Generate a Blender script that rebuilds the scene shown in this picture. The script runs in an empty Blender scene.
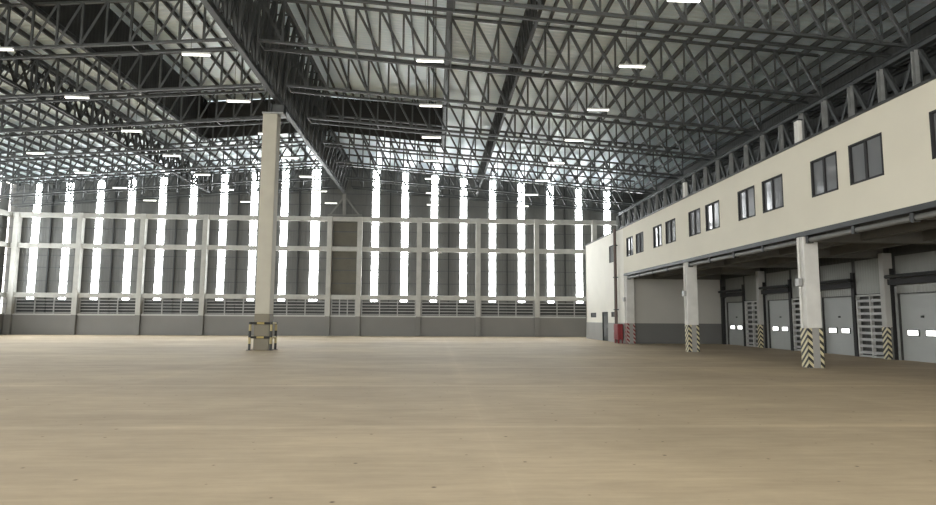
import bpy, math, random
from mathutils import Vector, Matrix
random.seed(7)
S = bpy.context.scene
COL = S.collection
V = Vector

# ------------------------------------------------------------------ dimensions (metres)
XR = -8.05            # ridge line
XL = -36.5            # left wall
XD = 19.0             # dock wall
XF = 12.5             # office front
YB = 54.9             # far wall, inner face of its columns
Y0 = -14.0            # open end of the hall behind the camera
SL = 0.076            # roof pitch
ZR = 15.2             # roof sheet at ridge
MX = 8.5             # half width of ridge monitor
MY = 44.2             # far end of ridge monitor
KS = 2.63             # pitch of translucent strips
def zroof(x): return ZR - SL*abs(x-XR)

# ------------------------------------------------------------------ materials
def new_mat(name):
    m = bpy.data.materials.new(name); m.use_nodes = True
    nt = m.node_tree; b = nt.nodes['Principled BSDF']
    return m, nt, b
def N(nt, t, **kw):
    n = nt.nodes.new(t)
    for k, v in kw.items():
        if k in n.inputs: n.inputs[k].default_value = v
        else: setattr(n, k, v)
    return n
def mat(name, col, rough=.6, metal=0., var=.12, scale=1.5, bump=0., bscale=20.):
    m, nt, b = new_mat(name)
    L = nt.links.new
    b.inputs['Roughness'].default_value = rough
    b.inputs['Metallic'].default_value = metal
    geo = N(nt, 'ShaderNodeNewGeometry')
    no = N(nt, 'ShaderNodeTexNoise', Scale=scale, Detail=4.)
    L(geo.outputs['Position'], no.inputs['Vector'])
    r = N(nt, 'ShaderNodeValToRGB')
    r.color_ramp.elements[0].position = .3; r.color_ramp.elements[1].position = .7
    r.color_ramp.elements[0].color = [c*(1-var) for c in col]+[1]
    r.color_ramp.elements[1].color = [min(1, c*(1+var)) for c in col]+[1]
    L(no.outputs['Fac'], r.inputs['Fac']); L(r.outputs['Color'], b.inputs['Base Color'])
    if bump:
        n2 = N(nt, 'ShaderNodeTexNoise', Scale=bscale, Detail=3.)
        L(geo.outputs['Position'], n2.inputs['Vector'])
        bp = N(nt, 'ShaderNodeBump', Strength=bump, Distance=.02)
        L(n2.outputs['Fac'], bp.inputs['Height']); L(bp.outputs['Normal'], b.inputs['Normal'])
    return m
def emit(name, col, st, var=0.):
    m, nt, b = new_mat(name); L = nt.links.new
    b.inputs['Base Color'].default_value = (.7, .7, .7, 1)
    b.inputs['Emission Color'].default_value = (*col, 1)
    b.inputs['Emission Strength'].default_value = st
    if var:
        geo = N(nt, 'ShaderNodeNewGeometry')
        no = N(nt, 'ShaderNodeTexNoise', Scale=.8, Detail=2.)
        L(geo.outputs['Position'], no.inputs['Vector'])
        mr = N(nt, 'ShaderNodeMapRange'); mr.inputs['To Min'].default_value = st*(1-var); mr.inputs['To Max'].default_value = st*(1+var)
        L(no.outputs['Fac'], mr.inputs['Value']); L(mr.outputs['Result'], b.inputs['Emission Strength'])
    return m
M = {}
M['steel'] = mat('steel_grey', (.058, .062, .061), .5, .3, .15)
M['steel_dark'] = mat('steel_dark', (.03, .032, .031), .55, .3, .15)
M['steel_light'] = mat('steel_galvanised', (.26, .265, .255), .5, .2, .15, 3)
M['conc_white'] = mat('painted_concrete', (.52, .515, .48), .7, 0, .08, 2, .1)
M['beam_white'] = mat('wall_beam_paint', (.39, .385, .355), .7, 0, .1, 2, .1)
M['end_steel'] = mat('bracket_steel', (.13, .13, .12), .5, .2)
M['bay_wall'] = mat('bay_wall_paint', (.40, .39, .35), .75, 0, .04, .6)
M['bay_dado'] = mat('bay_dado_paint', (.12, .12, .112), .7, 0, .05, .6)
M['bay_column'] = mat('bay_column_paint', (.34, .335, .31), .7, 0, .06, 1.5)
M['cream'] = mat('cream_paint', (.555, .525, .43), .75, 0, .03, .6, .05)
M['white_paint'] = mat('white_paint', (.60, .58, .51), .7, 0, .04, .6, .05)
M['column_paint'] = mat('column_paint', (.375, .355, .29), .7, 0, .06, 1.2, .08)
M['grey_base'] = mat('grey_dado_paint', (.17, .165, .152), .65, 0, .06, .5, .05)
M['grey_pale'] = mat('pale_grey_dado', (.25, .245, .23), .65, 0, .06, .5, .05)
M['column_base'] = mat('column_base_paint', (.15, .133, .095), .65, 0, .06, 1, .05)
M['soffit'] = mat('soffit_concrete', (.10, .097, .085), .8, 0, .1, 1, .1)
M['louver'] = mat('louver_white', (.4, .4, .375), .55, 0, .05)
M['black'] = mat('black_rubber', (.012, .012, .012), .7, 0, .1)
M['frame'] = mat('black_window_frame', (.010, .010, .011), .75, 0, .1)
M['door_grey'] = mat('dock_door_grey', (.29, .30, .285), .5, 0, .04, 1)
M['pipe'] = mat('pipe_grey', (.3, .3, .29), .45, .2, .1)
M['brown_pipe'] = mat('brown_pipe', (.07, .045, .035), .5, 0, .1)
M['red'] = mat('red_paint', (.17, .010, .013), .45, 0, .08)
M['yellow'] = mat('yellow_paint', (.36, .28, .10), .5, 0, .1, 6)
M['tan_panel'] = mat('tan_panel', (.085, .078, .055), .6, 0, .1)
M['translucent'] = emit('translucent_daylight_sheet', (.95, .985, 1.), 16., .15)
M['led'] = emit('led_diffuser', (1., .97, .88), 3.)
M['door_window'] = emit('daylit_door_window', (1., 1., .97), 2.2)
M['housing'] = mat('lamp_housing', (.5, .5, .48), .4)
# glass
m, nt, b = new_mat('office_glass'); b.inputs['Base Color'].default_value = (.15, .155, .16, 1); b.inputs['Roughness'].default_value = .08
b.inputs['Specular IOR Level'].default_value = .8
M['glass'] = m

def ribbed(name, col, axis, period, rough, metal, crinkle=0., seam=None):
    """sheet metal with ribs along one axis as bump, optional panel seams"""
    m, nt, b = new_mat(name); L = nt.links.new
    b.inputs['Roughness'].default_value = rough; b.inputs['Metallic'].default_value = metal
    geo = N(nt, 'ShaderNodeNewGeometry')
    sep = N(nt, 'ShaderNodeSeparateXYZ'); L(geo.outputs['Position'], sep.inputs[0])
    no = N(nt, 'ShaderNodeTexNoise', Scale=.35, Detail=5.); L(geo.outputs['Position'], no.inputs['Vector'])
    r = N(nt, 'ShaderNodeValToRGB')
    r.color_ramp.elements[0].position = .3; r.color_ramp.elements[1].position = .7
    r.color_ramp.elements[0].color = [c*.92 for c in col]+[1]; r.color_ramp.elements[1].color = [min(.97, c*1.08) for c in col]+[1]
    L(no.outputs['Fac'], r.inputs['Fac']); L(r.outputs['Color'], b.inputs['Base Color'])
    h = None
    if period:
        mu = N(nt, 'ShaderNodeMath', operation='MULTIPLY'); mu.inputs[1].default_value = 2*math.pi/period
        L(sep.outputs[axis], mu.inputs[0])
        sn = N(nt, 'ShaderNodeMath', operation='SINE'); L(mu.outputs[0], sn.inputs[0]); h = sn.outputs[0]
        bp = N(nt, 'ShaderNodeBump', Strength=.25, Distance=.015); L(h, bp.inputs['Height'])
        last = bp
    else: last = None
    if crinkle:
        n2 = N(nt, 'ShaderNodeTexNoise', Scale=1.3, Detail=4.); L(geo.outputs['Position'], n2.inputs['Vector'])
        b2 = N(nt, 'ShaderNodeBump', Strength=crinkle, Distance=.12); L(n2.outputs['Fac'], b2.inputs['Height'])
        if last: L(last.outputs['Normal'], b2.inputs['Normal'])
        last = b2
    if last: L(last.outputs['Normal'], b.inputs['Normal'])
    return m
M['foil'] = ribbed('roof_foil', (.76, .88, .97), 1, 0, .3, .25, .10)  # cool tint put into the colour to offset tan light off the floor
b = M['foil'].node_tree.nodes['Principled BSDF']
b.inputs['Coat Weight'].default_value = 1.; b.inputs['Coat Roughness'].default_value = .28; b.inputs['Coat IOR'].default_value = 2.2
M['clad'] = ribbed('wall_cladding', (.085, .086, .08), 0, .25, .55, 0.)
M['clad_side'] = ribbed('side_cladding', (.085, .086, .08), 1, .25, .55, 0.)
M['clad_shaded'] = ribbed('shaded_wall_sheet', (.04, .041, .038), 1, .25, .6, .2)  # cladding colour darkened to paint in the dim light above the offices
M['monitor'] = ribbed('monitor_wall_sheet', (.022, .022, .02), 1, .3, .6, .2)
M['rib_glaze'] = ribbed('ribbed_sheet', (.17, .17, .15), 1, .16, .4, .3)

def stripes(name, c1, c2, period, slant):
    m, nt, b = new_mat(name); L = nt.links.new
    b.inputs['Roughness'].default_value = .5
    geo = N(nt, 'ShaderNodeNewGeometry')
    sep = N(nt, 'ShaderNodeSeparateXYZ'); L(geo.outputs['Position'], sep.inputs[0])
    a1 = N(nt, 'ShaderNodeMath', operation='MULTIPLY'); a1.inputs[1].default_value = slant; L(sep.outputs[0], a1.inputs[0])
    a2 = N(nt, 'ShaderNodeMath', operation='MULTIPLY'); a2.inputs[1].default_value = slant; L(sep.outputs[1], a2.inputs[0])
    s1 = N(nt, 'ShaderNodeMath', operation='ADD'); L(a1.outputs[0], s1.inputs[0]); L(a2.outputs[0], s1.inputs[1])
    s2 = N(nt, 'ShaderNodeMath', operation='ADD'); L(s1.outputs[0], s2.inputs[0]); L(sep.outputs[2], s2.inputs[1])
    d = N(nt, 'ShaderNodeMath', operation='DIVIDE'); d.inputs[1].default_value = period; L(s2.outputs[0], d.inputs[0])
    f = N(nt, 'ShaderNodeMath', operation='FRACT'); L(d.outputs[0], f.inputs[0])
    g = N(nt, 'ShaderNodeMath', operation='GREATER_THAN'); g.inputs[1].default_value = .5; L(f.outputs[0], g.inputs[0])
    mx = N(nt, 'ShaderNodeMix', data_type='RGBA'); L(g.outputs[0], mx.inputs[0])
    mx.inputs[6].default_value = (*c1, 1); mx.inputs[7].default_value = (*c2, 1)
    L(mx.outputs[2], b.inputs['Base Color'])
    return m
M['chevron'] = stripes('black_yellow_chevron', (.02, .02, .018), (.50, .45, .28), .24, 1.)
M['chevron_red'] = stripes('red_white_chevron', (.2, .015, .02), (.33, .31, .27), .26, 1.)
M['guard'] = stripes('black_yellow_bands', (.02, .02, .018), (.34, .28, .13), .62, .0)

# floor
m, nt, b = new_mat('floor_concrete'); L = nt.links.new
geo = N(nt, 'ShaderNodeNewGeometry')
def scaled(sx, sy):
    mp = N(nt, 'ShaderNodeMapping'); mp.inputs['Scale'].default_value = (sx, sy, 1)
    L(geo.outputs['Position'], mp.inputs['Vector']); return mp.outputs[0]
n1 = N(nt, 'ShaderNodeTexNoise', Scale=1., Detail=6., Roughness=.6); L(scaled(.10, .22), n1.inputs['Vector'])
r1 = N(nt, 'ShaderNodeValToRGB'); e = r1.color_ramp.elements
e[0].position = .3; e[0].color = (.335, .268, .187, 1); e[1].position = .66; e[1].color = (.455, .362, .246, 1)
L(n1.outputs['Fac'], r1.inputs['Fac'])
# fine wear streaks across the hall
n2 = N(nt, 'ShaderNodeTexNoise', Scale=1., Detail=5., Roughness=.7); L(scaled(.9, 7.), n2.inputs['Vector'])
r2 = N(nt, 'ShaderNodeValToRGB'); e = r2.color_ramp.elements
e[0].position = .3; e[0].color = (.90, .90, .90, 1); e[1].position = .7; e[1].color = (1.08, 1.08, 1.06, 1)
L(n2.outputs['Fac'], r2.inputs['Fac'])
mx = N(nt, 'ShaderNodeMix', data_type='RGBA', blend_type='MULTIPLY'); mx.inputs[0].default_value = 1
L(r1.outputs['Color'], mx.inputs[6]); L(r2.outputs['Color'], mx.inputs[7])
# tyre sweeps: long diagonal pale bands
dist = N(nt, 'ShaderNodeVectorMath', operation='DISTANCE'); dist.inputs[1].default_value = (-22, 7, 0)
wob = N(nt, 'ShaderNodeTexNoise', Scale=.25, Detail=2.); L(geo.outputs['Position'], wob.inputs['Vector'])
wm = N(nt, 'ShaderNodeMath', operation='MULTIPLY_ADD'); wm.inputs[1].default_value = 1.6; L(wob.outputs['Fac'], wm.inputs[0])
L(geo.outputs['Position'], dist.inputs[0]); L(dist.outputs['Value'], wm.inputs[2])
mr = N(nt, 'ShaderNodeMapRange'); mr.inputs['From Min'].default_value = 24; mr.inputs['From Max'].default_value = 32; L(wm.outputs[0], mr.inputs['Value'])
r3 = N(nt, 'ShaderNodeValToRGB'); e = r3.color_ramp.elements
e[0].position = 0; e[0].color = (1, 1, 1, 1); e[1].position = 1; e[1].color = (1, 1, 1, 1)
for c_, hw in ((.30, .03), (.52, .025), (.60, .02), (.82, .03)):
    for q, val in ((-hw, 1.), (0, 1.13), (hw, 1.)):
        k_ = e.new(c_+q); k_.color = (val, val, val*.995, 1)
mx2 = N(nt, 'ShaderNodeMix', data_type='RGBA', blend_type='MULTIPLY'); mx2.inputs[0].default_value = 1
L(mx.outputs[2], mx2.inputs[6]); L(r3.outputs['Color'], mx2.inputs[7])
# sawn joints, pale
br = N(nt, 'ShaderNodeTexBrick', Scale=1.); br.offset = 0
br.inputs['Color1'].default_value = (1, 1, 1, 1); br.inputs['Color2'].default_value = (1, 1, 1, 1); br.inputs['Mortar'].default_value = (1.02, 1.02, 1.02, 1)
br.inputs['Mortar Size'].default_value = .02; br.inputs['Mortar Smooth'].default_value = .3
br.inputs['Brick Width'].default_value = 8.; br.inputs['Row Height'].default_value = 5.6
mp = N(nt, 'ShaderNodeMapping'); mp.inputs['Location'].default_value = (7.25, 1.8, 0); L(geo.outputs['Position'], mp.inputs['Vector'])
L(mp.outputs[0], br.inputs['Vector'])
mx3 = N(nt, 'ShaderNodeMix', data_type='RGBA', blend_type='MULTIPLY'); mx3.inputs[0].default_value = 1
L(mx2.outputs[2], mx3.inputs[6]); L(br.outputs['Color'], mx3.inputs[7])
# dark specks
vo = N(nt, 'ShaderNodeTexVoronoi', voronoi_dimensions='2D', Scale=1.1); L(geo.outputs['Position'], vo.inputs['Vector'])
r4 = N(nt, 'ShaderNodeValToRGB'); e = r4.color_ramp.elements
e[0].position = .012; e[0].color = (.22, .2, .19, 1); e[1].position = .036; e[1].color = (1, 1, 1, 1)
sc_ = N(nt, 'ShaderNodeSeparateColor'); L(vo.outputs['Color'], sc_.inputs[0])
ad = N(nt, 'ShaderNodeMath', operation='MULTIPLY_ADD'); ad.inputs[1].default_value = .026; L(sc_.outputs[0], ad.inputs[0]); L(vo.outputs['Distance'], ad.inputs[2])
L(ad.outputs[0], r4.inputs['Fac'])
mx4 = N(nt, 'ShaderNodeMix', data_type='RGBA', blend_type='MULTIPLY'); mx4.inputs[0].default_value = 1
L(mx3.outputs[2], mx4.inputs[6]); L(r4.outputs['Color'], mx4.inputs[7])
# worn pale bands along the joints, and blotches
sp = N(nt, 'ShaderNodeSeparateXYZ'); L(geo.outputs['Position'], sp.inputs[0])
def band(sock, at, step, half):
    a_ = N(nt, 'ShaderNodeMath', operation='ADD'); a_.inputs[1].default_value = -at+step/2+step*20; L(sock, a_.inputs[0])
    m_ = N(nt, 'ShaderNodeMath', operation='MODULO'); m_.inputs[1].default_value = step; L(a_.outputs[0], m_.inputs[0])
    d_ = N(nt, 'ShaderNodeMath', operation='SUBTRACT'); d_.inputs[1].default_value = step/2; L(m_.outputs[0], d_.inputs[0])
    e_ = N(nt, 'ShaderNodeMath', operation='ABSOLUTE'); L(d_.outputs[0], e_.inputs[0])
    f_ = N(nt, 'ShaderNodeMapRange'); f_.inputs['From Min'].default_value = 0; f_.inputs['From Max'].default_value = half
    f_.inputs['To Min'].default_value = 1; f_.inputs['To Max'].default_value = 0; L(e_.outputs[0], f_.inputs['Value']); return f_.outputs[0]
b1 = band(sp.outputs[1], 15., 5.6, .22); b2 = band(sp.outputs[0], .75, 8., .30)
h2 = N(nt, 'ShaderNodeMath', operation='MULTIPLY'); h2.inputs[1].default_value = .3; L(b2, h2.inputs[0])
bm_ = N(nt, 'ShaderNodeMath', operation='MAXIMUM'); L(b1, bm_.inputs[0]); L(h2.outputs[0], bm_.inputs[1])
n5 = N(nt, 'ShaderNodeTexNoise', Scale=.5, Detail=6., Roughness=.65); L(geo.outputs['Position'], n5.inputs['Vector'])
bw = N(nt, 'ShaderNodeMath', operation='MULTIPLY'); L(bm_.outputs[0], bw.inputs[0]); L(n5.outputs['Fac'], bw.inputs[1])
bk = N(nt, 'ShaderNodeMath', operation='MULTIPLY_ADD'); bk.inputs[1].default_value = .34; bk.inputs[2].default_value = 1.; L(bw.outputs[0], bk.inputs[0])
n6 = N(nt, 'ShaderNodeTexNoise', Scale=1., Detail=7., Roughness=.72); L(scaled(.45, .8), n6.inputs['Vector'])
m6 = N(nt, 'ShaderNodeMapRange'); m6.inputs['From Min'].default_value = .3; m6.inputs['From Max'].default_value = .7; m6.inputs['To Min'].default_value = .88; m6.inputs['To Max'].default_value = 1.10; L(n6.outputs['Fac'], m6.inputs['Value'])
mm = N(nt, 'ShaderNodeMath', operation='MULTIPLY'); L(bk.outputs[0], mm.inputs[0]); L(m6.outputs[0], mm.inputs[1])
vs_ = N(nt, 'ShaderNodeVectorMath', operation='SCALE'); L(mx4.outputs[2], vs_.inputs[0]); L(mm.outputs[0], vs_.inputs['Scale'])
L(vs_.outputs[0], b.inputs['Base Color'])
b.inputs['Roughness'].default_value = .7; b.inputs['Specular IOR Level'].default_value = .18
bp = N(nt, 'ShaderNodeBump', Strength=.15, Distance=.01); L(n2.outputs['Fac'], bp.inputs['Height']); L(bp.outputs['Normal'], b.inputs['Normal'])
M['floor'] = m

# ------------------------------------------------------------------ mesh helpers
class MB:
    def __init__(s): s.v = []; s.f = []
    def add(s, vs, fs):
        k = len(s.v); s.v += [tuple(v) for v in vs]; s.f += [tuple(i+k for i in f) for f in fs]; return s
    def box(s, x0, x1, y0, y1, z0, z1):
        return s.add([(x0,y0,z0),(x1,y0,z0),(x1,y1,z0),(x0,y1,z0),(x0,y0,z1),(x1,y0,z1),(x1,y1,z1),(x0,y1,z1)],
                     [(3,2,1,0),(4,5,6,7),(0,1,5,4),(1,2,6,5),(2,3,7,6),(3,0,4,7)])
    def prof(s, p, q, pts, up=(0,0,1)):
        """extrude a closed 2-D profile (side, up) from p to q"""
        p = V(p); q = V(q); d = (q-p).normalized(); u = V(up)
        if abs(d.dot(u)) > .98: u = V((0,1,0)) if abs(d.y) < .9 else V((1,0,0))
        sd = d.cross(u).normalized(); u = sd.cross(d).normalized(); n = len(pts)
        vs = [p+sd*a+u*b for a, b in pts]+[q+sd*a+u*b for a, b in pts]
        fs = [tuple(range(n))[::-1], tuple(range(n, 2*n))]+[(i, (i+1) % n, n+(i+1) % n, n+i) for i in range(n)]
        return s.add(vs, fs)
    def bar(s, p, q, w, h=None, up=(0,0,1)):
        h = h or w
        return s.prof(p, q, [(-w/2,-h/2),(w/2,-h/2),(w/2,h/2),(-w/2,h/2)], up)
    def angle(s, p, q, w, t=.012, up=(0,0,1)):
        return s.prof(p, q, [(-w/2,-w/2),(w/2,-w/2),(w/2,-w/2+t),(-w/2+t,-w/2+t),(-w/2+t,w/2),(-w/2,w/2)], up)
    def tee(s, p, q, w, h, t=.02, up=(0,0,1)):
        return s.prof(p, q, [(-w/2,-h/2),(w/2,-h/2),(w/2,-h/2+t),(t/2,-h/2+t),(t/2,h/2),(-t/2,h/2),(-t/2,-h/2+t),(-w/2,-h/2+t)], up)
    def chan(s, p, q, w, h, t=.015, up=(0,0,1)):
        return s.prof(p, q, [(-w/2,-h/2),(w/2,-h/2),(w/2,-h/2+t),(-w/2+t,-h/2+t),(-w/2+t,h/2-t),(w/2,h/2-t),(w/2,h/2),(-w/2,h/2)], up)
    def ibeam(s, p, q, w, h, t=.02, up=(0,0,1)):
        a, b = w/2, h/2
        return s.prof(p, q, [(-a,-b),(a,-b),(a,-b+t),(t/2,-b+t),(t/2,b-t),(a,b-t),(a,b),(-a,b),(-a,b-t),(-t/2,b-t),(-t/2,-b+t),(-a,-b+t)], up)
    def tube(s, p, q, r, n=10):
        return s.prof(p, q, [(r*math.cos(2*math.pi*i/n), r*math.sin(2*math.pi*i/n)) for i in range(n)])
    def mesh(s, name):
        me = bpy.data.meshes.new(name); me.from_pydata(s.v, [], s.f); me.update(); return me
    def build(s, name, m, parent=None, bevel=0., weld=False, loc=None):
        me = s.mesh(name); me.materials.append(m)
        if weld:
            import bmesh
            bm = bmesh.new(); bm.from_mesh(me); bmesh.ops.remove_doubles(bm, verts=bm.verts, dist=1e-4)
            bmesh.ops.recalc_face_normals(bm, faces=bm.faces); bm.to_mesh(me); bm.free()
        o = bpy.data.objects.new(name, me); COL.objects.link(o)
        if loc is not None: o.location = loc
        if bevel:
            md = o.modifiers.new('bevel', 'BEVEL'); md.width = bevel; md.segments = 2; md.limit_method = 'ANGLE'
        if parent: o.parent = parent
        return o
def tag(o, label=None, cat=None, group=None, kind=None):
    if label: o['label'] = label
    if cat: o['category'] = cat
    if group: o['group'] = group
    if kind: o['kind'] = kind
    return o
def empty(name, loc=(0,0,0), rz=0.):
    o = bpy.data.objects.new(name, None); COL.objects.link(o); o.location = loc; o.rotation_euler = (0,0,rz); o.empty_display_size = .3; return o
def struct(name, label=None, loc=(0,0,0)):
    o = empty(name, loc); o['kind'] = 'structure'
    if label: o['label'] = label
    return o
def put(src, parent, loc):
    """copy of a part that shares its mesh"""
    c = src.copy(); COL.objects.link(c); c.parent = parent; c.location = loc; return c
def series(mesh_builder, name, m, parent, locs):
    first = None
    for l in locs:
        if first is None: first = mesh_builder.build(name, m, parent, loc=l)
        else: put(first, parent, l)
ORD = ['nearest', 'second', 'third', 'fourth', 'fifth', 'sixth', 'seventh', 'eighth', 'ninth', 'tenth', 'eleventh', 'twelfth']
def ordin(i): return ['first', 'second', 'third', 'fourth', 'fifth', 'sixth', 'seventh', 'eighth', 'ninth', 'tenth', 'eleventh', 'twelfth'][i]

# ------------------------------------------------------------------ floor
fl = MB(); fl.box(-45, 30, Y0-3, 62, -.3, 0)  # ends short behind the camera so sky light from below reaches the roof
tag(fl.build('floor', M['floor']), kind='structure')

# ------------------------------------------------------------------ roof
def sheet(mb, x0, z0, x1, z1, y0, y1, per=.30, dep=.045):
    """trapezoidal sheet, ribs running down the slope"""
    prof = []; n = int(round((y1-y0)/per))*8
    for i in range(n+1):
        prof.append((y0+(y1-y0)*i/n, dep*(.5-.5*math.cos(2*math.pi*i/8))))
    vs = []; fs = []
    for (yy, d) in prof: vs += [(x0, yy, z0+d), (x1, yy, z1+d)]
    for i in range(len(prof)-1): fs.append((2*i, 2*i+1, 2*i+3, 2*i+2))
    k = len(mb.v); mb.v += vs; mb.f += [tuple(a+k for a in f) for f in fs]
def smooth(o):
    for p in o.data.polygons: p.use_smooth = True
    return o
PUR_H = .22
def make_roof(sgn, name):
    root = struct(name)
    xe = XD+.3 if sgn > 0 else XL-.3
    xm = XR+sgn*MX
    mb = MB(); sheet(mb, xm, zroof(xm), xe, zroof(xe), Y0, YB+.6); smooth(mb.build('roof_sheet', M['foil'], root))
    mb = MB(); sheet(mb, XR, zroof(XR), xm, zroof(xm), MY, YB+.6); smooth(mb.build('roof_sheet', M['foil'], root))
    # purlins
    n = int(abs(xe-xm)/1.03)
    for i in range(n+1):
        x = xm+sgn*(.12+i*1.03)
        if abs(x-xe) < .25: continue
        z = zroof(x)-.01-PUR_H/2
        MB().chan((0,Y0,0), (0,YB+.4,0), .08, PUR_H).build('purlin', M['steel'], root, loc=(x,0,z))
    for i in range(8):
        x = XR+sgn*(.5+i*1.03); z = zroof(x)-.01-PUR_H/2
        MB().chan((0,MY+.05,0), (0,YB+.4,0), .08, PUR_H).build('purlin', M['steel'], root, loc=(x,0,z))
    return root
make_roof(1, 'ceiling_office_side'); make_roof(-1, 'ceiling_hall_side')
# raised ridge monitor
mon = struct('ceiling_monitor')
zme, zmr = 17.0, 17.6
for sgn in (1, -1):
    xm = XR+sgn*MX
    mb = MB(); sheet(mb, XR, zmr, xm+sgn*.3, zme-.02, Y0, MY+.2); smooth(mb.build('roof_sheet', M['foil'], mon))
    MB().box(xm-.05, xm+.05, Y0, MY, zroof(xm)-.32, zme).build('side_wall', M['monitor'], mon)
    MB().ibeam((xm,Y0,zroof(xm)-.42), (xm,MY,zroof(xm)-.42), .22, .25).build('edge_beam', M['steel'], mon)
    for i in range(7):
        x = XR+sgn*(.9+i*1.15); z = zmr-(zmr-zme)*abs(x-XR)/MX-.01-PUR_H/2
        MB().chan((0,Y0,0), (0,MY-.1,0), .08, PUR_H).build('purlin', M['steel'], mon, loc=(x,0,z))
mb = MB()
xa, xb = XR-MX, XR+MX
za, zb = zroof(xa)-.3, zroof(XR)-.15
vs = [(xa,MY,za),(XR,MY,zb),(xb,MY,za),(xb,MY,zme),(XR,MY,zmr),(xa,MY,zme)]
vs += [(x, y+.08, z) for x, y, z in vs]
mb.add(vs, [(0,1,4,5),(1,2,3,4),(7,6,11,10),(8,7,10,9),(0,6,7,1),(1,7,8,2),(3,9,10,4),(4,10,11,5),(2,8,9,3),(0,5,11,6)])
mb.build('end_wall', M['monitor'], mon)

# ------------------------------------------------------------------ roof trusses (two lattice planes each)
DEP = 1.85
def truss(sgn, yc, label):
    x0 = XR+sgn*.62
    x1 = 16.5 if sgn > 0 else XL+.5
    n = 24 if sgn > 0 else 28
    dx = (x1-x0)/n
    zb = lambda x: zroof(x)-.30-DEP
    root = empty('roof_truss', (x1, yc, zb(x1)))
    tag(root, label, 'roof truss', 'lattice roof trusses on the office side' if sgn > 0 else 'lattice roof trusses on the open hall side')
    o = V((x1, yc, zb(x1)))
    dz = zb(x0+dx)-zb(x0)
    MB().tee((x0-x1,0,zb(x0)-o.z), (0,0,0), .14, .13).build('bottom_chord', M['steel'], root, loc=(0,-.43,0))
    MB().tee((x0-x1,0,zb(x0)-o.z), (0,0,0), .14, .12).build('top_chord', M['steel'], root, loc=(0,-.43,DEP))
    MB().ibeam((x0-x1,0,zb(x0)-o.z), (0,0,0), .10, .11).build('tie_chord', M['steel'], root, loc=(0,.43,0))
    locs = [(x0+i*dx-x1, -.43, zb(x0+i*dx)-o.z) for i in range(n+1)]
    series(MB().angle((0,0,0), (0,0,DEP), .085), 'vertical', M['steel'], root, locs)
    series(MB().angle((0,0,DEP), (dx,0,dz), .10, up=(0,1,0)), 'diagonal', M['steel'], root, locs[:-1])
    locs = [(x0+i*dx-x1, 0, zb(x0+i*dx)-o.z) for i in range(0, n+1, 4)]
    series(MB().angle((0,-.43,0), (0,.43,0), .06), 'cross_tie', M['steel'], root, locs)
    return root
RT = [20.45+5*i for i in range(7)]+[54.2]
for i, y in enumerate(RT):
    k = len(RT)-1-i
    truss(1, y, f'grey lattice roof truss on the office side of the ridge, {ordin(k)} from the far wall')
LT = RT
for i, y in enumerate(LT):
    k = len(LT)-1-i
    truss(-1, y, f'grey lattice roof truss on the open side of the ridge, {ordin(k)} from the far wall')

# lattice girders running the length of the hall
def long_truss(name, x, zb, zt, y0, y1, n, planes, cw, ww, label, cat, cross=True, m=None):
    m = m or M['steel_dark']
    root = empty(name, (x, y0, zb)); tag(root, label, cat)
    dy = (y1-y0)/n; h = zt-zb
    for p in planes:
        MB().ibeam((p,0,0), (p,y1-y0,0), cw, cw).build('bottom_chord', m, root)
        MB().ibeam((p,0,h), (p,y1-y0,h), cw, cw).build('top_chord', m, root)
    locs = [(p, i*dy, 0) for p in planes for i in range(n+1)]
    series(MB().angle((0,0,0), (0,0,h), ww), 'vertical', m, root, locs)
    a = MB().angle((0,0,0), (0,dy,h), ww, up=(1,0,0)); bq = MB().angle((0,0,h), (0,dy,0), ww, up=(1,0,0))
    if cross:
        series(a, 'diagonal', m, root, [(p, i*dy, 0) for p in planes for i in range(n)])
        series(bq, 'counter_brace', m, root, [(p, i*dy, 0) for p in planes for i in range(n)])
    else:
        series(a, 'diagonal', m, root, [(p, i*dy, 0) for p in planes for i in range(1, n, 2)])
        series(bq, 'diagonal', m, root, [(p, i*dy, 0) for p in planes for i in range(0, n, 2)])
    return root
RW, RH, RN = .5, 4.4, 40
rg = empty('ridge_girder', (XR, 4.6, 12.5)); tag(rg, 'deep dark steel lattice girder running under the ridge on the tall cream column', 'girder')
RL = 49.4; dy = RL/RN
MB().ibeam((0,0,0), (0,RL,0), .24, .24).build('bottom_chord', M['steel'], rg)
N1, RH2 = 31, 2.15          # shallower beyond the ridge monitor
for p in (-RW, RW):
    for h, i0, i1 in ((RH, 0, N1), (RH2, N1, RN)):
        MB().ibeam((p,i0*dy,h), (p,i1*dy,h), .2, .2).build('top_chord', M['steel'], rg)
        series(MB().angle((0,0,0), (p,0,h), .13), 'vertical', M['steel'], rg, [(0, i*dy, 0) for i in range(i0+(i0 > 0), i1+1)])
        series(MB().angle((0,0,0), (p,dy,h), .12, up=(1,0,0)), 'diagonal', M['steel'], rg, [(0, i*dy, 0) for i in range(i0, i1)])
        series(MB().angle((p,0,h), (0,dy,0), .12, up=(1,0,0)), 'counter_brace', M['steel'], rg, [(0, i*dy, 0) for i in range(i0, i1)])
for h, i0, i1 in ((RH, 0, N1), (RH2, N1+1, RN)):
    series(MB().angle((-RW,0,h), (RW,0,h), .1), 'cross_tie', M['steel'], rg, [(0, i*dy, 0) for i in range(i0, i1+1)])
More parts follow.
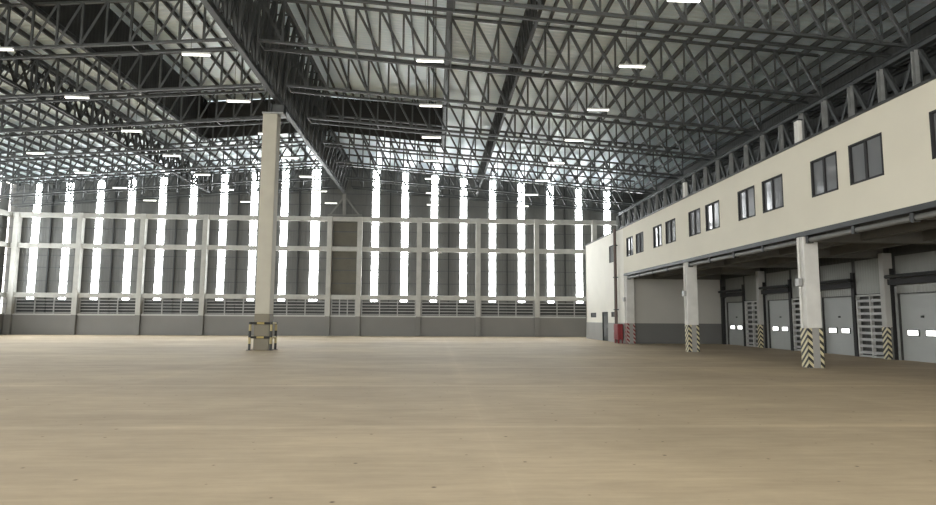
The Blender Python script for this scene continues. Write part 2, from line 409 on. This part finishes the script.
# foot of the girder on the far wall
MB().ibeam((0,49.4,0), (0,49.75,-1.9), .28, .28).build('end_post', M['end_steel'], rg)
for s in (-1, 1): MB().angle((0,49.6,-.3), (s*1.25,49.9,-1.9), .14, up=(0,1,0)).build('end_brace', M['end_steel'], rg)
MB().ibeam((-1.5,49.95,-1.92), (1.5,49.95,-1.92), .14, .14).build('end_sill', M['end_steel'], rg)
for sx, d in ((XR+11.6, 'on the office side of the ridge'), (XR-11.6, 'on the open side of the ridge')):
    zb = zroof(sx)-.30-DEP+.14
    long_truss('tie_truss', sx, zb, zb+1.6, 12, 54.5, 40, (0,), .12, .09, f'dark lattice tie truss linking the roof trusses lengthwise {d}', 'tie truss', cross=True)
# eave girder above the offices
eg = long_truss('eave_girder', 16.5, 7.83, 10.98, 8.0, 54.67, 28, (0,), .22, .13, 'grey steel lattice girder above the office block carrying the truss ends', 'girder', cross=True, m=M['steel'])
series(MB().chan((0,0,0), (0,0,2.9), .15, .18), 'post', M['steel_light'], eg, [(-.12, i*46.67/28, .12) for i in range(29)])
MB().ibeam((.9,0,3.15), (.9,46.67,3.15), .18, .18).build('rear_chord', M['steel'], eg)
series(MB().angle((.9,0,.2), (.9,1.667,3.1), .11, up=(1,0,0)), 'rear_diagonal', M['steel'], eg, [(0, i*46.67/28, 0) for i in range(0, 28, 2)])
series(MB().angle((.9,0,3.1), (.9,1.667,.2), .11, up=(1,0,0)), 'rear_diagonal', M['steel'], eg, [(0, i*46.67/28, 0) for i in range(1, 28, 2)])
series(MB().angle((0,0,3.15), (.9,0,3.15), .09), 'cross_tie', M['steel'], eg, [(0, i*46.67/28, 0) for i in range(29)])

# ------------------------------------------------------------------ translucent strip walls
ZB = [(3.16, 3.57), (7.42, 7.83), (10.08, 10.5)]
def wall_local(root, to, ks, cols, u0, u1, ztop, clad, bays, tan=None):
    """to(u, v, z) gives the world point; parts are boxes aligned with the axes"""
    def bx(mb, ua, ub, va, vb, za, zb):
        a = to(ua, va, za); c = to(ub, vb, zb)
        mb.box(min(a[0],c[0]), max(a[0],c[0]), min(a[1],c[1]), max(a[1],c[1]), za, zb); return mb
    # dwarf wall
    bx(MB(), u0, u1, .12, .42, 0, 1.66).build('dwarf_wall', M['grey_base'], root)
    bx(MB(), u0, u1, .06, .42, 1.66, 1.80).build('sill', M['louver'], root)
    # cladding with sloping head
    mb = MB(); us = sorted({u0, u1, *( [0.] if u0 < 0 < u1 else [])})
    for a, c in zip(us[:-1], us[1:]):
        p = [to(a,.45,1.8), to(c,.45,1.8), to(c,.45,ztop(c)), to(a,.45,ztop(a)), to(a,.55,1.8), to(c,.55,1.8), to(c,.55,ztop(c)), to(a,.55,ztop(a))]
        mb.add(p, [(0,1,2,3),(7,6,5,4),(0,4,5,1),(1,5,6,2),(2,6,7,3),(3,7,4,0)])
    mb.build('cladding', clad, root, weld=True)
    for k in ks:
        u = k*KS
        bx(MB(), u-.275, u+.275, .405, .44, 3.02, ztop(u)-.15).build('translucent_panel', M['translucent'], root)
    for z in (2.6, 4.6, 5.75, 6.8, 9.2, 11.6, 12.6):
        bx(MB(), u0, u1, .33, .40, z-.035, z+.035).build('girt', M['steel'], root)
    for za, zb in ZB:
        bx(MB(), u0, u1, .02, .30, za, zb).build('beam', M['beam_white'], root, bevel=.02)
    for c in cols:
        u = c*KS
        bx(MB(), u-.21, u+.21, -.12, .36, 1.70, 10.5).build('column', M['beam_white'], root, bevel=.02)
        bx(MB(), u-.21, u+.21, -.12, .36, 0, 1.70).build('column_base', M['grey_base'], root, bevel=.02)
    for a, c in bays:
        mb = MB(); n = 5
        for i in range(n):
            z = 1.86+i*.265
            bx(mb, a*KS+.28, c*KS-.28, .22, .36, z, z+.06)
        for q in range(4):
            u = a*KS+.28+(c*KS-a*KS-.56)*q/3
            bx(mb, u-.04, u+.04, .24, .34, 1.80, 3.16)
        mb.build('louver', M['pipe'], root)
        bx(MB(), a*KS+.2, c*KS-.2, .40, .44, 1.80, 3.0).build('louver_backing', M['steel_dark'], root)
        if c-a > 1.5:
            u = (a+c)/2*KS
            bx(MB(), u-.05, u+.05, .26, .40, 1.8, ztop(u)-.3).build('mullion', M['steel_dark'], root)
cols = [-10.5,-8.5,-6.5,-4.5,-2.5,-.5,.5,2.5,4.5,6.5,8.5]
bays = list(zip(cols[:-1], cols[1:]))+[(8.5, 9.9)]
wb = struct('wall_back')
wall_local(wb, lambda u, v, z: (XR+(u*1.012-.12 if u < -2.5 else u), YB+v, z), [k for k in range(-10, 10) if k != 0], cols, XL-XR-.1, XD-XR+.2,
           lambda u: zroof(XR+u)-.02, M['clad'], bays)
MB().box(XR-1.05, XR+1.05, YB+.40, YB+.44, 3.6, 10.05).build('tan_panel', M['tan_panel'], wb)
wl = struct('wall_left')
yl = YB-.4
ks = [k for k in range(1, 26)]
colsL = [1.9+2*i for i in range(0, 13)]
wall_local(wl, lambda u, v, z: (XL-v, yl-u, z), [k+.4 for k in range(0, 25)], colsL, -.5, yl-Y0, lambda u: zroof(XL-.3)-.02, M['clad_side'],
           [(.1, 1.9)]+list(zip(colsL[:-1], colsL[1:])))

# ------------------------------------------------------------------ right wall (dock wall)
def grid_wall(mb, to, us, zs, holes, t):
    """wall with openings: to(u, depth, z)"""
    nu, nz = len(us)-1, len(zs)-1
    solid = [[True]*nz for _ in range(nu)]
    for i in range(nu):
        for j in range(nz):
            cu, cz = (us[i]+us[i+1])/2, (zs[j]+zs[j+1])/2
            for (a, b_, c, d) in holes:
                if a < cu < b_ and c < cz < d: solid[i][j] = False
    def q(*p): mb.add(p, [(0,1,2,3)])
    for i in range(nu):
        for j in range(nz):
            if not solid[i][j]: continue
            u0, u1, z0, z1 = us[i], us[i+1], zs[j], zs[j+1]
            q(to(u0,0,z0), to(u1,0,z0), to(u1,0,z1), to(u0,0,z1)); q(to(u0,t,z1), to(u1,t,z1), to(u1,t,z0), to(u0,t,z0))
            if i == 0 or not solid[i-1][j]: q(to(u0,0,z0), to(u0,0,z1), to(u0,t,z1), to(u0,t,z0))
            if i == nu-1 or not solid[i+1][j]: q(to(u1,0,z1), to(u1,0,z0), to(u1,t,z0), to(u1,t,z1))
            if j == 0 or not solid[i][j-1]: q(to(u1,0,z0), to(u0,0,z0), to(u0,t,z0), to(u1,t,z0))
            if j == nz-1 or not solid[i][j+1]: q(to(u0,0,z1), to(u1,0,z1), to(u1,t,z1), to(u0,t,z1))
wr = struct('wall_right')
docks = [37.35-5.02*i for i in range(7)]          # lower y edge of each dock door
DW, DH = 2.3, 2.68
holes = [(y, y+DW, -.1, DH) for y in docks]
us = sorted({Y0, YB+.6, *[h[0] for h in holes], *[h[1] for h in holes]})
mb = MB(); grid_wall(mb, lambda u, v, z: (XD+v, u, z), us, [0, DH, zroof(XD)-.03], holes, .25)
mb.build('dock_wall', M['clad_shaded'], wr, weld=True)
for i in range(6):
    z = 8.3+i*.95
    MB().chan((XD-.12, Y0, z), (XD-.12, YB, z), .1, .14).build('girt', M['steel_dark'], wr)
doors = []
for i, y in enumerate(docks):
    d = struct(f'door_{i+1}', loc=(XD+.08, y, 0))
    d['label'] = f'pale grey sectional dock door with two daylit windows, {ordin(i)} from the grey end wall'
    d['category'] = 'dock door'
    mb = MB()
    for j in range(5):
        z0 = .0+j*.534
        mb.box(0, .06, .02, DW-.02, z0, z0+.515)
    mb.box(.02, .07, 0, DW, 0, DH)
    mb.build('door_panel', M['door_grey'], d)
    for a in (.42, 1.36):
        fo = MB().box(-.035, .0, a, a+.60, .99, 1.25).build('window_frame', M['black'], d)
        MB().box(-.05, -.034, a+.04, a+.56, 1.02, 1.22).build('window_pane', M['door_window'], fo)
    MB().box(-.04, 0, DW/2-.06, DW/2+.06, 1.72, 1.8).build('handle', M['black'], d)
    for a in (-.36, DW+.08):
        MB().box(-.26, -.09, a+.04, a+.24, 0, 3.75).build('jamb_seal', M['black'], d)
    MB().box(-.36, -.08, -.30, DW+.30, 3.06, 3.30).build('header_beam', M['black'], d)
    MB().tube((-.42,-.28,3.40), (-.42,DW+.28,3.40), .08).build('shutter_shaft', M['steel_dark'], d)
    MB().box(-.10, -.07, .0, DW, 2.72, 4.25).build('ribbed_panel', M['rib_glaze'], d)
    for a in (-.06, DW+.0):
        MB().box(-.16, -.09, a, a+.06, 0, 3.0).build('guide_rail', M['steel_light'], d)
# columns, louver grilles and ribbed sheets between the dock doors
for i, y in enumerate(docks):
    ya, yb2 = y-5.02+DW+.3, y-.4
    # louver grille next to the door further from the wall column
    g = empty('louver_grille', (XD-.1, ya+.22, 0)); tag(g, f'pale framed louver grille between dock doors, {ordin(i)} from the grey end wall', 'louver grille', 'louver grilles of the dock wall')
    W2 = yb2-ya-.27
    mb = MB()
    for a in (0, W2/2-.03, W2-.07): mb.box(-.1, .04, a, a+.07, 0, 2.72)
    for z in (0.02, 1.32, 2.65): mb.box(-.1, .04, .0, W2, z, z+.07)
    mb.build('frame', M['louver'], g)
    mb = MB()
    for k in range(9): mb.box(-.08, .03, .07, W2-.07, .16+k*.28, .16+k*.28+.11)
    mb.build('slats', M['pipe'], g)
    MB().box(-.02, .05, .25, yb2-ya, 2.76, 4.25).build('ribbed_sheet', M['rib_glaze'], wr, loc=(XD-.1, ya, 0))
    c = empty('dock_column', (XD-.22, ya+.0, 0)); tag(c, f'pale column with striped foot by the dock doors, {ordin(i)} from the grey end wall', 'column', 'dock wall columns')
    MB().box(-.2, .2, -.14, .14, 1.33, 4.4).build('shaft', M['bay_column'], c, bevel=.02)
    MB().box(-.2, .2, -.14, .14, 0, 1.33).build('foot', M['bay_dado'], c, bevel=.015)
    mb = MB(); mb.box(-.212, -.05, -.152, -.141, .02, 1.33); mb.box(-.212, -.201, -.152, .14, .02, 1.33)
    mb.build('warning_stripes', M['chevron'], c)

# ------------------------------------------------------------------ office block
ZF0, ZF1 = 4.6, 7.65
YE = 51.0        # far end of the office front
YP = 40.5        # where the solid white end begins
wf = struct('wall_office')
wins = []
for i in range(10):
    y = 39.83-5.03*i
    wins += [(y-1.36, y), (y-3.34, y-1.92)]
wz0, wz1 = 5.65, 6.88
holes = [(a, b_, wz0, wz1) for a, b_ in wins if a > Y0]
wa = (42.75, 43.9, 5.6, 6.8)          # narrow window in the white end
da = (44.5, 46.0, 0, 2.05)            # doorway
va = (47.8, 49.4, 1.72, 2.08); vb = (42.05, 43.6, 1.75, 2.1)
h2 = holes+[wa, (da[0], da[1], -.1, da[3]), va, vb]
us = sorted({Y0, YP, YE, *[h[0] for h in h2], *[h[1] for h in h2]})
us_lo = [u for u in us if u >= YP]
T = .2
to = lambda u, v, z: (XF+v, u, z)
mb = MB(); grid_wall(mb, to, [u for u in us if u <= YP], sorted({ZF0, wz0, wz1, ZF1}), holes, T)
mb.build('front_panel', M['cream'], wf, weld=True)
mb = MB(); grid_wall(mb, to, us_lo, sorted({0, da[3], va[2], va[3], vb[2], vb[3], wa[2], wa[3], ZF1}), h2, T)
mb.build('end_panel', M['white_paint'], wf, weld=True)
mb = MB()
for a, b_ in ((YP, da[0]), (da[1], YE)): mb.box(XF-.02, XF, a, b_, 0, 1.33)
mb.build('dado', M['grey_pale'], wf)
MB().box(XF-.05, XF+.25, Y0, YE, ZF1, ZF1+.07).build('coping', M['steel_dark'], wf)
MB().box(XF, XD, YE-.2, YE, 0, ZF1).build('return_panel', M['white_paint'], wf)
MB().box(XF-.03, XF+.35, Y0, YP, ZF0-.16, ZF0).build('lintel', M['steel_dark'], wf)
# the wall closing the dock bay
we = struct('wall_dock_end')
MB().box(XF+.2, XD, YP, YP+.2, 1.33, ZF0).build('upper_panel', M['bay_wall'], we)
MB().box(XF+.2, XD, YP-.015, YP+.2, 0, 1.33).build('dado', M['bay_dado'], we)
# dock bay soffit with cross beams, office roof
cs = struct('ceiling_dock')
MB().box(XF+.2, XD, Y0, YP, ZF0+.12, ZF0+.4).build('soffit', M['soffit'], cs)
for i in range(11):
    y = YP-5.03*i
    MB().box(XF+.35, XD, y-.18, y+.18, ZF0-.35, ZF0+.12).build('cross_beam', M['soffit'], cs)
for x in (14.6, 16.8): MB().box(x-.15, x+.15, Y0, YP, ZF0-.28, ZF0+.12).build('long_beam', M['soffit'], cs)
MB().box(XF+.2, XD, Y0, YE, ZF1-.25, ZF1+.06).build('office_roof_slab', M['conc_white'], cs)
# office floor backing behind windows
MB().box(XF+3.2, XF+3.35, Y0, YE-.2, ZF0+.4, ZF1-.35).build('partition', M['white_paint'], wf)
def window(n, a, b_, z0, z1, label, bars=2):
    w = struct(f'window_{n}', label, loc=(XF+.05, a, z0))
    W, H = b_-a, z1-z0; mb = MB()
    f = .06
    mb.box(-.06, .06, 0, f, 0, H); mb.box(-.06, .06, W-f, W, 0, H); mb.box(-.06, .06, 0, W, 0, f); mb.box(-.06, .06, 0, W, H-f, H)
    if bars == 2: mb.box(-.05, .05, W/2-.045, W/2+.045, 0, H)
    fo = mb.build('window_frame', M['frame'], w)
    if bars == 2:
        MB().box(0, .012, f, W/2-.045, f, H-f).build('pane', M['glass'], fo); MB().box(.02, .032, W/2+.045, W-f, f, H-f).build('pane', M['glass'], fo)
    else: MB().box(0, .012, f, W-f, f, H-f).build('pane', M['glass'], fo)
n = 1
for a, b_, _, _ in holes:
    window(n, a, b_, wz0, wz1, f'black framed sliding office window, {n} along the row from the white end'); n += 1
window(n, *wa, 'narrow black framed window above the grey door', 1); n += 1
window(n, *va, 'small low dark window beyond the grey door', 1); n += 1
window(n, *vb, 'small low dark window above the red cabinet', 1)
d = struct('door_8', 'dark glazed door in the white end of the offices', loc=(XF+.04, da[0], 0))
W = da[1]-da[0]
mb = MB(); mb.box(-.05,.07,0,.07,0,2.12); mb.box(-.05,.07,W-.07,W,0,2.12); mb.box(-.05,.07,0,W,2.04,2.12); mb.build('door_frame', M['frame'], d)
mb = MB(); mb.box(0,.04,.07,.2,.01,2.04); mb.box(0,.04,W-.2,W-.07,.01,2.04); mb.box(0,.04,.07,W-.07,.01,.35); mb.box(0,.04,.07,W-.07,1.9,2.04); mb.build('door_leaf', M['steel_dark'], d)
MB().box(.01, .03, .2, W-.2, .35, 1.9).build('pane', M['glass'], d)
MB().tube((-.06,.14,.95), (-.06,.14,1.2), .02).build('door_handle', M['steel_light'], d)

# pillars carrying the office front
for i in range(6):
    y = 20.35+9.85*(2-i)
    if i == 0: lab, fm = 'white pillar with red and white striped foot beside the red cabinet', M['chevron_red']
    elif i == 1: lab, fm = 'white pillar with black and yellow foot, second from the red cabinet', M['chevron']
    elif i == 2: lab, fm = 'large white pillar with black and yellow corner stripes, nearest to the viewer', M['chevron']
    else: continue
    p = empty('office_pillar', (XF, y, 0)); tag(p, lab, 'pillar', 'pillars under the office front')
    yd = .40
    MB().box(0, .52, 0, yd, 1.33, ZF0-.16).build('shaft', M['conc_white'], p, bevel=.02)
    MB().box(0, .52, 0, yd, 0, 1.33).build('grey_foot', M['grey_pale'], p, bevel=.015)
    mb = MB()
    mb.box(-.012, .15, -.012, -.001, .02, 1.33); mb.box(-.012, -.001, -.012, yd+.01, .02, 1.33); mb.box(.40, .532, -.012, -.001, .02, 1.33); mb.box(.521, .532, -.012, yd, .02, 1.33)
    mb.build('warning_stripes', fm, p)
    MB().tube((-.05,.22,1.35), (-.05,.22,ZF0-.2), .035).build('conduit', M['conc_white'], p)
    MB().box(-.16, 0, .12, .32, 2.75, 3.02).build('socket_box', M['pipe'], p, bevel=.02)
    if i:
        q = empty('stub_post', (XF+.02, y, ZF1+.07)); tag(q, ['', 'short white post on the office parapet above the second pillar', 'short white post on the office parapet above the nearest pillar'][i], 'post')
        MB().box(0, .16, 0, .24, 0, .80).build('shaft', M['conc_white'], q, bevel=.02)
        MB().box(-.02, .18, -.02, .26, .80, .84).build('cap', M['steel'], q)

# long pipe under the office front
lp = empty('long_pipe', (XF+.14, 0, ZF0-.30)); tag(lp, 'long grey pipe with brackets running under the office front', 'pipe')
pp = [Y0, .65, 10.5, 20.35, 30.2, 40.05]
for a, b_ in zip(pp[:-1], pp[1:]):
    a += .5
    for k in range(4):
        ya = a+(b_-a-.05)*k/4; yb2 = a+(b_-a-.05)*(k+1)/4
        MB().tube((0,ya,0), (0,yb2-.02,0), .085, 12).build('pipe_length', M['end_steel'], lp)
        MB().box(-.10, .10, yb2-.17, yb2-.04, -.11, .13).build('bracket', M['steel_dark'], lp)
# brown riser, red cabinet
rp = empty('riser_pipe', (XF-.2, 41.8, 0)); tag(rp, 'dark brown riser pipe up the white end wall above the red cabinet', 'pipe')
MB().tube((0,0,0), (0,0,ZF1+.1), .11, 12).build('pipe', M['brown_pipe'], rp)
for z in (2.2, 4.4, 6.6): MB().box(-.13, .16, -.14, .14, z, z+.07).build('clamp', M['steel_dark'], rp)
fc = empty('fire_cabinet', (XF-.45, 40.62, 0)); tag(fc, 'red fire hose cabinet at the foot of the brown riser pipe', 'fire cabinet')
MB().box(0, .36, .02, .92, .25, 1.28).build('body', M['red'], fc, bevel=.02)
MB().box(-.02, .0, .06, .88, .3, 1.24).build('door', M['red'], fc, bevel=.008)
MB().box(-.04, -.02, .8, .86, .7, .85).build('handle', M['steel_light'], fc)
for a in (.06, .82):
    for bq in (.02, .28): MB().box(bq, bq+.06, a, a+.06, 0, .25).build('leg', M['red'], fc)

# ------------------------------------------------------------------ the tall free-standing column and its guard
def tall_column(y, label):
    c = empty('tall_column', (-8.42, y, 0)); tag(c, label, 'column')
    MB().box(-.36, .36, -.36, .36, 1.75, 11.82).build('shaft', M['column_paint'], c, bevel=.03)
    MB().box(-.37, .37, -.37, .37, 0, 1.75).build('foot', M['column_base'], c, bevel=.03)
    MB().box(-.4, .66, -.38, .38, 11.82, 11.9).build('cap_plate', M['steel_light'], c, bevel=.01)
    mb = MB(); mb.box(0., .64, -.12, .12, 11.9, 12.37); mb.box(-.02, .02, -.3, .3, 11.9, 12.37); mb.box(.60, .64, -.3, .3, 11.9, 12.37)
    mb.build('bearing', M['steel'], c)
    return c
cy = 31.22
tall_column(cy, 'tall square cream column in the open floor holding up the ridge girder')
tall_column(5.6, 'tall square cream column behind the viewpoint under the ridge girder')
g = empty('column_guard', (-8.42, cy, 0)); tag(g, 'black and yellow tubular crash guard around the foot of the tall column', 'crash guard')
r = .05
for sx in (-.52, .49):
    for sy in (-.45, .45): MB().tube((sx,sy,0), (sx,sy,1.36), r+.012, 12).build('post', M['guard'], g)
for z in (.62, 1.30):
    for sy in (-.45, .45):
        MB().tube((-.47,sy,z), (.44,sy,z), r).build('rail', M['yellow'], g)
        for a in (-.47, .16): MB().tube((a,sy,z), (a+.28,sy,z), r+.006).build('black_band', M['black'], g)
    for sx in (-.52, .49):
        MB().tube((sx,-.40,z), (sx,.40,z), r).build('rail', M['yellow'], g)
for sx in (-.52, .49):
    for sy in (-.45, .45): MB().box(sx-.12, sx+.12, sy-.12, sy+.12, 0, .02).build('base_plate', M['black'], g)

# ------------------------------------------------------------------ hanging lights
rows = [(7.5, 'nearest the offices', 17.7), (-.3, 'on office side of ridge girder', 17.7), (-9.0, 'beside the ridge girder', 17.7),
        (-16.1, 'midway over the open hall', 17.7), (-24.1, 'nearest the outer wall', 17.7)]
zl = 11.3
proto = None
def make_light():
    root = empty('hanging_light')
    MB().prof((-.52,0,.05), (.52,0,.05), [(-.07,-.03),(.07,-.03),(.035,.05),(-.035,.05)]).build('housing', M['housing'], root)
    MB().prof((-.5,0,0), (.5,0,0), [(-.05,.015),(-.04,-.02),(.04,-.02),(.05,.015)]).build('diffuser', M['led'], root)
    for s in (-.2, .2): MB().tube((s,0,.1), (s,0,1.), .008, 6).build('cable', M['steel_dark'], root)
    return root
for x, d, ys in rows:
    nl = 8
    for i in range(nl):
        y = ys+5.02*i
        if y > 54: continue
        k = nl-1-i
        if proto is None: o = proto = make_light()
        else:
            o = proto.copy(); COL.objects.link(o)
            for ch in proto.children:
                c = ch.copy(); COL.objects.link(c); c.parent = o
        o.location = (x, y, zl)
        top = zroof(x) if abs(x-XR) > MX else zmr-.05-(zmr-zme)*abs(x-XR)/MX
        for ch in o.children:
            if ch.name.startswith('cable'): ch.scale = (1, 1, 1); 
        o['label'] = f'white linear light, {ordin(k)} from the far wall, row {d}'; o['category'] = 'ceiling light'; o['group'] = 'linear lights hanging under the roof'
        for ch in list(o.children):
            if ch.name.startswith('cable'):
                me = MB().tube((0,0,.1), (0,0,top-zl), .008, 6).mesh('cable'); me.materials.append(M['steel_dark'])
                s = -.2 if ch is [c for c in o.children if c.name.startswith('cable')][0] else .2
                ch.data = me; ch.location = (s, 0, 0)

# ------------------------------------------------------------------ sky through the open end
w = bpy.data.worlds.new('sky'); S.world = w; w.use_nodes = True
bg = w.node_tree.nodes['Background']; bg.inputs['Color'].default_value = (1., .98, .94, 1); bg.inputs['Strength'].default_value = 4.4

# ------------------------------------------------------------------ camera, solved from the photograph's vanishing lines
F = 620.; cx, cyp = 468., 252.5
vp = (435., 318.); hs = .0057
ay = V(((vp[0]-cx)/F, -(vp[1]-cyp)/F, -1)).normalized()
hd = V((1, -hs, 0))
az = hd.cross(ay)
if az.y < 0: az = -az
az.normalize(); ax = ay.cross(az).normalized()
R = Matrix((ax, ay, az))           # rows: world axes in camera space -> columns of world-from-camera
cam = bpy.data.cameras.new('camera'); cam.sensor_width = 36; cam.lens = 36*F/936; cam.clip_end = 500
co = bpy.data.objects.new('camera', cam); COL.objects.link(co)
co.matrix_world = Matrix.Translation((0, 0, 1.6)) @ R.to_4x4()
S.camera = co
S.view_settings.view_transform = 'Standard'; S.view_settings.look = 'None'; S.view_settings.gamma = 1
S.view_settings.exposure = .58
S.cycles.max_bounces = 8; S.cycles.diffuse_bounces = 5; S.cycles.glossy_bounces = 4
